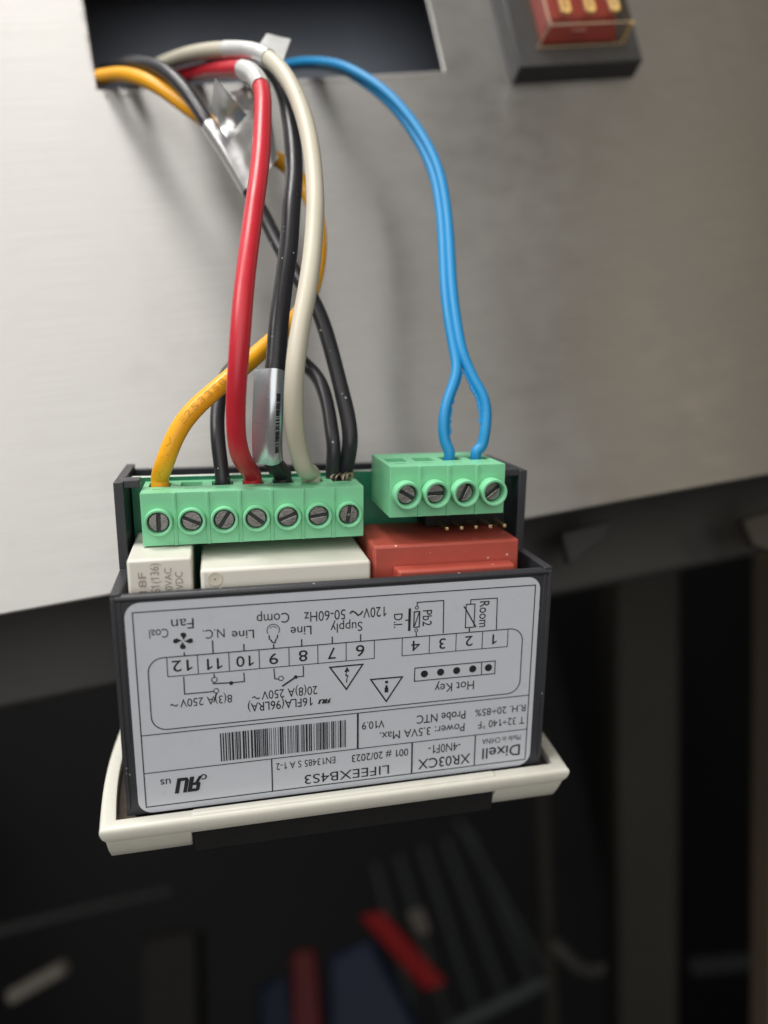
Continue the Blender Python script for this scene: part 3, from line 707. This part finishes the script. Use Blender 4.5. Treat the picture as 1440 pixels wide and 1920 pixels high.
for q in DATA['ul']: ul_mark(bm, *q)
bm.normal_update()
for f in bm.faces:
    if f.normal.z < 0: f.normal_flip()
obj('printing', bm, INK, label, smooth=False)

# bezel (front frame, seen from behind)
def side_curve(y0, y1):
    pass
zf = 3.0; zr = -33.0
def outline(inset, zf_, zr_, k=14):
    L = []
    for i in range(k + 1):
        t = i / k
        z = zf_ + (zr_ - zf_) * t
        L.append((-(38.95 - inset + 1.1 * math.sin(math.pi * t)), z))
    for i in range(k, -1, -1):
        t = i / k
        z = zf_ + (zr_ - zf_) * t
        L.append((39.45 - inset + 1.1 * math.sin(math.pi * t), z))
    return L
bm = bmesh.new()
def loops_mesh(bm, loops):
    n = len(loops[0])
    v = [[bm.verts.new(p) for p in L] for L in loops]
    fs = []
    m = len(loops)
    for k in range(n):
        j = (k + 1) % n
        for a in range(m):
            b = (a + 1) % m
            fs.append(bm.faces.new((v[a][k], v[a][j], v[b][j], v[b][k])))
    bmesh.ops.recalc_face_normals(bm, faces=fs)
def lp(inset, y): return [(a, y, b) for a, b in outline(inset, zf - inset, zr + inset)]
loops_mesh(bm, [lp(1.3, -4.4), lp(.75, -3.7), lp(.3, -2.9), lp(.06, -2.1), lp(0, -1.6), lp(.12, -1.25), lp(.4, -1.0), lp(.8, -.95), lp(1.9, -.95), lp(2.2, -1.05), lp(2.3, -1.3), lp(2.3, -4.4)])
bezel = obj('bezel', bm, CREAM, dev)
bm = bmesh.new()
box(bm, -25.3, 25.8, -1.6, -.62, .95, 2.55)
obj('rim_pad', bm, CREAM, bezel, bevel=.45, seg=3)
for s, xa in ((-1, -25.4), (1, 26.1)):
    bm = bmesh.new()
    rows = []
    for y, ix, iz in ((-3.2, .62, .62), (-4.4, .70, 1.15), (-6.5, .72, 2.35), (-8.3, .85, 3.55), (-8.6, 1.2, 4.0)):
        pts = [p for p in outline(ix, zf - iz, zr + iz) if p[0] * s > 0]
        pts = sorted(pts, key=lambda p: -p[1])
        rows.append([(xa, y, zf - iz)] + [(p[0], y, p[1]) for p in pts] + [(xa, y, zr + iz)])
    V = [[bm.verts.new(p) for p in r] for r in rows]
    n = len(V[0])
    for a, b in zip(V, V[1:]):
        for k in range(n): bm.faces.new((a[k], a[(k + 1) % n], b[(k + 1) % n], b[k]))
    bm.faces.new(V[0]); bm.faces.new(V[-1][::-1])
    bmesh.ops.recalc_face_normals(bm, faces=bm.faces)
    obj('corner_tab', bm, CREAM, bezel, bevel=.3, seg=3, angle=50)
bm = bmesh.new()
prism(bm, outline(2.0, zf - 2.0, zr + 2.0), -3.3, -2.6, 1)
obj('recess_floor', bm, mat('recess_brown', (.055, .042, .033), .4, bump=.4, bscale=900), bezel, bevel=.1)  # dark brown floor plate inside the bezel rim
bm = bmesh.new()
prism(bm, [(-25.3, 1.2), (25.9, 1.2), (25.9, -31), (-25.3, -31)], -8.6, -4.43, 1)
obj('front_panel', bm, BLACK, dev, bevel=.35, seg=3)

# circuit board
bm = bmesh.new()
box(bm, -33.4, 33.4, 0, 49.25, -22.1, -20.5)
for f in bm.faces:
    if f.calc_center_median().y > 49: f.material_index = 1
obj('circuit_board', bm, [PCB, PCBEDGE], dev)

# terminal blocks
def terminal_block(name, xf, pitch, n, ytop, h, zf_, zb_, yc, collar, ang, ro):
    bm = bmesh.new()
    xa, xb = xf - pitch / 2 - .05, xf + (n - .5) * pitch + .05
    yb = ytop - h
    # top as a grid with sunk wire mouths
    gx = [xa]
    for i in range(n):
        c = xf + i * pitch
        gx += [c - 1.75, c + 1.75]
    gx.append(xb)
    gz = [zb_, zf_ - 9.3, zf_ - 5.3, zf_ - 3.45, zf_ - 3.2, zf_]
    dz = [(1, 3.2), (3, .5)]
    def depth(i, j):
        if i % 2 == 1 and j == 1: return 3.4
        return 0.0
    for i in range(len(gx) - 1):
        for j in range(len(gz) - 1):
            d = depth(i, j); y = ytop - d
            q = [(gx[i], y, gz[j]), (gx[i], y, gz[j + 1]), (gx[i + 1], y, gz[j + 1]), (gx[i + 1], y, gz[j])]
            bm.faces.new([bm.verts.new(p) for p in q])
            if d > 0:
                for a in range(4):
                    p, q2 = q[a], q[(a + 1) % 4]
                    bm.faces.new([bm.verts.new(r) for r in (p, q2, (q2[0], ytop, q2[2]), (p[0], ytop, p[2]))])
    sides = [((xa, zf_), (xb, zf_)), ((xb, zf_), (xb, zb_)), ((xb, zb_), (xa, zb_)), ((xa, zb_), (xa, zf_))]
    for (a, b), (c, d) in sides:
        bm.faces.new([bm.verts.new(p) for p in ((a, yb, b), (c, yb, d), (c, ytop, d), (a, ytop, b))])
    bm.faces.new([bm.verts.new(p) for p in ((xa, yb, zb_), (xb, yb, zb_), (xb, yb, zf_), (xa, yb, zf_))])
    bmesh.ops.remove_doubles(bm, verts=bm.verts, dist=.001)
    bmesh.ops.recalc_face_normals(bm, faces=bm.faces)
    for i in range(1, n):                       # ribs between the ways
        c = xf + (i - .5) * pitch
        prism(bm, [(c - .36, zf_ - .1), (c + .36, zf_ - .1), (c + .24, zf_ + .26), (c - .24, zf_ + .26)], yb + .03, ytop - .02, 1)
        prism(bm, [(c - .08, zf_ + .26), (c + .08, zf_ + .26), (c + .08, zf_ + .3), (c - .08, zf_ + .3)], yb + .4, ytop - .5, 1)
    for i in range(n):                          # screw collars
        c = xf + i * pitch
        lathe(bm, [(ro, zf_ - .1), (ro - .02, zf_ + collar - .2), (ro - .12, zf_ + collar), (1.85, zf_ + collar), (1.74, zf_ + collar - .14), (1.70, zf_ + .02)], c, yc, 44)
        slit = [(c - 1.0, ytop - .3), (c + 1.0, ytop - .3)]
    blk = obj(name, bm, GREEN, dev, bevel=.16, seg=2, angle=50)
    bm = bmesh.new()
    for i in range(n):
        c = xf + i * pitch
        box(bm, c - 1.0, c + .9, ytop + .004, ytop + .02, zf_ - 3.42, zf_ - 3.2)
    obj('slit_mark', bm, mat('slit_green', (.05, .26, .12), .6), blk)
    for i in range(n):
        c = xf + i * pitch
        a = math.radians(ang[i])
        bm = bmesh.new()
        zt = zf_ + (.50 if collar < 2 else .75)
        # slotted head: two half discs with a sunk slot between
        def half(sgn):
            R = 1.52; g = .27
            a0 = math.asin(g / R)
            pts = [(R * math.cos(t), sgn * R * math.sin(t)) for t in [a0 + (math.pi - 2 * a0) * k / 16 for k in range(17)]]
            return [(c + p[0] * math.cos(a) - p[1] * math.sin(a), yc + p[0] * math.sin(a) + p[1] * math.cos(a)) for p in pts]
        for sgn in (1, -1):
            prism(bm, half(sgn), zf_ + .03, zt + random.uniform(-.05, .05), 2)
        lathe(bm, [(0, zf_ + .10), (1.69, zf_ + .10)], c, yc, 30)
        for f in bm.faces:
            if max(v.co.z for v in f.verts) < zf_ + .101 and min(v.co.z for v in f.verts) > zf_ + .099: f.material_index = 1  # dark disc colour stands for the shade in slot and rim gap
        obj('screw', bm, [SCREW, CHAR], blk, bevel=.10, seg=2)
    return blk

terminal_block('terminal_block', -28.446, 5.08, 7, 48.57, 8.55, -9.69, -20.4, 44.0, 1.3, [88, -25, 55, -38, 22, 8, 80], 2.2)
tb2 = terminal_block('terminal_block', 10.845, 4.967, 4, 52.32, 8.45, -5.96, -20.4, 47.84, 2.2, [150, 2, 64, 38], 2.3)

# relays, transformer, pin header
bm = bmesh.new()
box(bm, -32.9, -23.45, 14, 39.75, -20.4, -3.0)
rel = obj('relay', bm, RELAY, dev, bevel=.4, seg=3)
bm = bmesh.new()
put_text(bm, '118F', 90, -30.25, 32.9, 4.9, 1.1, .6, -2.97)
put_text(bm, 'S1(136)', 90, -28.35, 34.5, 4.6, 1.25, 0, -2.97)
put_text(bm, '250VAC', 90, -26.5, 33.3, 5.0, 1.05, 0, -2.97)
put_text(bm, '30VDC', 90, -24.9, 33.5, 4.1, 1.1, 0, -2.97)
for f in bm.faces:
    f.normal_update()
    if f.normal.z < 0: f.normal_flip()
obj('printing', bm, INK2, rel, smooth=False)
bm = bmesh.new()
box(bm, -22.25, 4.45, 14, 37.8, -20.4, -2.5)
rel2 = obj('relay', bm, RELAY, dev, bevel=.55, seg=4)
bm = bmesh.new()
lathe(bm, [(1.22, .012), (1.15, .05), (1.02, .05), (.9, .02), (.55, .012), (0, .012)], 0, 0, 36)
dm = obj('moulded_dimple', bm, mat('dimple_ivory', (.58, .54, .45), .45), rel2)
dm.location = Vector((-20.1, 36.2, -2.5)) * MM
bm = bmesh.new()
lathe(bm, [(.13, .03), (.1, .045), (0, .045)], 0, 0, 12)
d2 = obj('gate_mark', bm, mat('gate_brown', (.16, .11, .06), .6), rel2)
d2.location = Vector((-20.1, 36.2, -2.5)) * MM
bm = bmesh.new()
box(bm, 5.35, 31.1, 14, 39.4, -20.4, -4.9)
tr = obj('transformer', bm, BRICK, dev, bevel=.5, seg=3)
bm = bmesh.new()
prism(bm, [(8.6, -4.95), (29.6, -4.95), (29.2, -1.85), (8.9, -1.85)], 14, 35.9, 1)
obj('bobbin_ledge', bm, BRICK, tr, bevel=.45, seg=3)
bm = bmesh.new()
box(bm, 17.0, 32.3, 39.75, 43.8, -20.4, -14.6)
hd = obj('pin_header', bm, BLACK, dev, bevel=.15)
for i in range(5):
    bm = bmesh.new()
    x = 19.45 + 2.68 * i
    prism(bm, [(x - .32, 40.3), (x + .32, 40.3), (x + .32, 40.94), (x - .32, 40.94)], -14.55, -9.3, 2)
    vs = [v for v in bm.verts if v.co.z > -10]
    o = obj('pin', bm, BRASS, hd, bevel=.12)

# ---------------------------------------------------------------- wires
CAMP = Vector(DATA['camP'])
def wire_path(key, per=8): return catmull([Vector(p) for p in DATA[key]], per)
def wire(name, key, r, m, label, cat='wire', group='wires screwed into the green terminals'):
    bm = bmesh.new()
    path = wire_path(key)
    rr = random.Random(len(key) * 7 + 1); ph = [rr.uniform(0, 6) for _ in range(3)]
    tube(bm, path, r, 22, rfun=lambda t: 1 + .012 * math.sin(31 * t + ph[0]) + .010 * math.sin(67 * t + ph[1]))
    return tag(obj(name, bm, m), label, cat, group), path
yel, yel_p = wire('yellow_wire', 'yellow', 1.5, WYEL, 'yellow wire looping behind the others into the first terminal on the left')
bka, bka_p = wire('black_wire', 'blackA', 1.38, WBLK, 'black wire wrapped in crumpled foil tape, ending beside bare strands')
jmp, jmp_p = wire('jumper_wire', 'jumper', 1.25, WBLK, 'short thinner black jumper wire looping between two terminals of the long block')
red, red_p = wire('red_wire', 'red', 1.55, WRED, 'red wire bending down in front of all the others')
wht, wht_p = wire('white_wire', 'white', 1.52, WWHT, 'ivory white wire arching over the cutout, beside the red wire')
bkb, bkb_p = wire('black_wire', 'blackB', 1.62, WBLK, 'thick black wire with a smooth silver tape flag just above its terminal')
bm = bmesh.new()
pl_ = wire_path('blueL'); pr_ = wire_path('blueR')
tube(bm, pl_, .98, 20); tube(bm, pr_, .98, 20)
nj = int(len(pl_) * 15.2 / (len(DATA['blueL'])))
# ragged web left where the pair was pulled apart
for path, other in ((pl_, pr_), (pr_, pl_)):
    for k in range(nj + 6, nj + 34):
        if k + 1 >= len(path): break
        p = path[k]; d = (other[min(k, len(other) - 1)] - p)
        if d.length < .3: continue
        d.normalize()
        hgt = random.choice([.0, .15, .42, .5]) if k > nj + 14 else .28
        T = (path[k + 1] - path[k - 1]).normalized()
        if hgt > 0:
            c = p + d * (.92 + hgt * .5)
            v2 = T.cross(d).normalized()
            fs = []
            vs = [bm.verts.new(c + T * a + d * b + v2 * e) for a in (-.32, .32) for b in (-.3, hgt * .6) for e in (-.16, .16)]
            for f in ((0, 1, 3, 2), (4, 6, 7, 5), (0, 4, 5, 1), (2, 3, 7, 6), (0, 2, 6, 4), (1, 5, 7, 3)):
                fs.append(bm.faces.new([vs[i] for i in f]))
            bmesh.ops.recalc_face_normals(bm, faces=fs)
tag(obj('blue_cable', bm, WBLU), 'flat blue two-core cable split in two above the short green block', 'cable')

# bare strands at the last terminal, printing on the yellow wire
bm = bmesh.new()
base = Vector(DATA['blackA'][-2]); upv = (Vector(DATA['blackA'][-3]) - base).normalized()
sx = Vector((DATA['devM'][0][0], DATA['devM'][1][0], DATA['devM'][2][0])); sz = Vector((DATA['devM'][0][2], DATA['devM'][1][2], DATA['devM'][2][2]))
for k in range(22):
    x = random.uniform(-3.0, 1.2); z = random.uniform(-.2, 2.6)
    p0 = base + sx * (x * .8 + .2) + sz * z + upv * 1.0
    p1 = base + sx * (x + random.uniform(-1.6, .6)) + sz * (z + random.uniform(0, .7)) + upv * .5
    p2 = base + sx * (x + random.uniform(-.8, .8)) + sz * (z + .4) - upv * .6
    tube(bm, catmull([p0, p1, p2], 4), .11, 6)
obj('bare_strands', bm, COPPER, bka)

def tube_text(body, path, r, i0, length, cap, bold, a0, m, parent, step_sign=1):
    """lettering laid on the skin of a wire, from path point i0 onwards"""
    vs, fs = text_geo(body, bold)
    x0 = min(v[0] for v in vs); x1 = max(v[0] for v in vs)
    S = [0.0]
    idx = list(range(i0, len(path))) if step_sign > 0 else list(range(i0, -1, -1))
    for a, b in zip(idx, idx[1:]): S.append(S[-1] + (path[b] - path[a]).length)
    bm = bmesh.new(); out = []
    for x, y in vs:
        s = (x - x0) / (x1 - x0) * length
        k = 0
        while k < len(S) - 2 and S[k + 1] < s: k += 1
        f = (s - S[k]) / max(1e-6, S[k + 1] - S[k])
        c = path[idx[k]].lerp(path[idx[k + 1]], f)
        T = (path[idx[k + 1]] - path[idx[k]]).normalized()
        V = (CAMP - c).normalized(); Sd = T.cross(V).normalized(); V = Sd.cross(T)
        ang = a0 + (y / _cap - .5) * cap / r
        out.append(bm.verts.new(c + (V * math.cos(ang) - Sd * math.sin(ang)) * (r + .025)))
    for f in fs:
        try: bm.faces.new([out[i] for i in f])
        except ValueError: pass
    bmesh.ops.recalc_face_normals(bm, faces=bm.faces)
    return obj('printing', bm, m, parent, smooth=False)
INKY = mat('brown_print', (.60, .285, .012), .6)
def near(path, p):
    return min(range(len(path)), key=lambda i: (path[i] - Vector(p)).length)
i_end = near(yel_p, DATA['yellow'][-3])
tube_text('AWM   E253358I', yel_p, 1.5, i_end - 4, 19.5, 1.05, 0, .2, INKY, yel, -1)

# ---------------------------------------------------------------- foil tapes
def wrap(bm, path, i0, i1, r, tail, side, jitter=.05, flare=None):
    """tape wound round a wire between path points i0..i1 with a flag of the given length on one side (of the viewer's picture)"""
    secs = []
    n = i1 - i0
    for i in range(i0, i1 + 1):
        T = (path[min(i + 1, len(path) - 1)] - path[max(i - 1, 0)]).normalized()
        c = path[i]
        V = (CAMP - c).normalized(); S = T.cross(V).normalized() * side; V = (T.cross(S) if T.cross(S).dot(V) > 0 else S.cross(T)).normalized()
        R = r + .14
        t = tail(i - i0, n) if callable(tail) else tail
        prof = []
        if t > 0:
            ca, sa = math.cos(math.radians(64)) * R, math.sin(math.radians(64)) * R
            for k in range(5): prof.append((R + t + (ca - R - t) * k / 5, .09 + (sa - .09) * k / 5))
        for k in range(13):
            a = math.radians(64 + 232 * k / 12) if t > 0 else math.radians(360 * k / 13)
            prof.append((R * math.cos(a), R * math.sin(a)))
        if t > 0:
            for k in range(4, -1, -1): prof.append((R + t + (ca - R - t) * k / 5, -.09 - (sa - .09) * k / 5))
        j = [random.uniform(-jitter, jitter) for _ in prof]
        secs.append([bm.verts.new(c + S * a + V * (b + j[k])) for k, (a, b) in enumerate(prof)])
    m = len(secs[0])
    fs = []
    for a, b in zip(secs, secs[1:]):
        for k in range(m): fs.append(bm.faces.new((a[k], a[(k + 1) % m], b[(k + 1) % m], b[k])))
    fs.append(bm.faces.new(secs[0])); fs.append(bm.faces.new(secs[-1][::-1]))
    bmesh.ops.recalc_face_normals(bm, faces=fs)

def sheet(bm, q, n=9, crumple=.35, th=.12, seed=1):
    r_ = random.Random(seed)
    A, B, C_, D_ = [Vector(p) for p in q]
    nrm = (B - A).cross(D_ - A).normalized()
    g = {}; hs = {}
    folds = [(r_.uniform(0, 6.28), r_.uniform(2.2, 6), r_.uniform(0, 6.28)) for _ in range(5)]
    for layer in (0, 1):
        for i in range(n + 1):
            for j in range(n + 1):
                u, v = i / n, j / n
                p = A * (1 - u) * (1 - v) + B * u * (1 - v) + C_ * u * v + D_ * (1 - u) * v
                h = sum(abs(math.sin(f * (u * math.cos(a) + v * math.sin(a)) + ph)) - .6 for a, f, ph in folds) * crumple / 3 + (hs.setdefault((i, j), r_.uniform(-1, 1)) * crumple * .015)
                g[layer, i, j] = bm.verts.new(p + nrm * (h + layer * th))
    fs = []
    for layer in (0, 1):
        for i in range(n):
            for j in range(n):
                fs.append(bm.faces.new((g[layer, i, j], g[layer, i + 1, j], g[layer, i + 1, j + 1], g[layer, i, j + 1])))
    ed = [(i, 0) for i in range(n)] + [(n, j) for j in range(n)] + [(i, n) for i in range(n, 0, -1)] + [(0, j) for j in range(n, 0, -1)]
    for k in range(len(ed)):
        a, b = ed[k], ed[(k + 1) % len(ed)]
        fs.append(bm.faces.new((g[(0,) + a], g[(0,) + b], g[(1,) + b], g[(1,) + a])))
    bmesh.ops.recalc_face_normals(bm, faces=fs)

# flag on the thick black wire
bm = bmesh.new()
a = near(bkb_p, DATA['blackB'][15]); b = near(bkb_p, DATA['blackB'][18])
wrap(bm, bkb_p, a - 1, b - 1, 1.62, 1.45, 1, .012)
flag = obj('tape_flag', bm, FLAG, bkb, bevel=0)
bm = bmesh.new()
for i in range(a + 6, b - 4):
    c = bkb_p[i]; T = (bkb_p[i + 1] - bkb_p[i - 1]).normalized(); V = (CAMP - c).normalized(); S = T.cross(V).normalized(); V = S.cross(T)
    if S.x < 0: S = -S
    step = (bkb_p[i + 1] - bkb_p[i]).length
    for j in range(4):
        if random.random() < .15: continue
        ang = .30 + .03 * random.random()
        w = random.uniform(.10, .2)
        cc = c + T * (step * (j / 4))
        vs = []
        for t_, a_ in ((0, ang), (0, ang + .36), (w, ang + .36), (w, ang)):
            vs.append(bm.verts.new(cc + T * t_ + (V * math.cos(a_) + S * math.sin(a_)) * (1.62 + .20)))
        bm.faces.new(vs)
bmesh.ops.recalc_face_normals(bm, faces=bm.faces)
obj('printing', bm, INK, flag, smooth=False)
# big crumpled tape on the other black wire
bm = bmesh.new()
a = near(bka_p, DATA['blackA'][8]); b = near(bka_p, DATA['blackA'][11])
wrap(bm, bka_p, a + 1, b, 1.42, 0, 1, .03)
sheet(bm, DATA['sheetBig'], 16, .8, .12, 3)
sheet(bm, DATA['sheetTri'], 4, .05, .12, 5)
sheet(bm, DATA['sheetBack'], 8, .6, .12, 8)
obj('crumpled_tape', bm, FOIL, bka)
# tapes on the red bend and on the white arch
bm = bmesh.new()
a = near(red_p, DATA['red'][6]); b = near(red_p, DATA['red'][8])
wrap(bm, red_p, a + 1, b + 1, 1.6, 0, 1, .05)
obj('tape_sleeve', bm, FOILW, red)
bm = bmesh.new()
a = near(wht_p, DATA['white'][4]); b = near(wht_p, DATA['white'][7])
wrap(bm, wht_p, a + 4, b, 1.56, 0, 1, .05)
sheet(bm, DATA['flagWhite'], 6, .10, .12, 4)
wt = obj('tape_flag', bm, FOILW, wht)
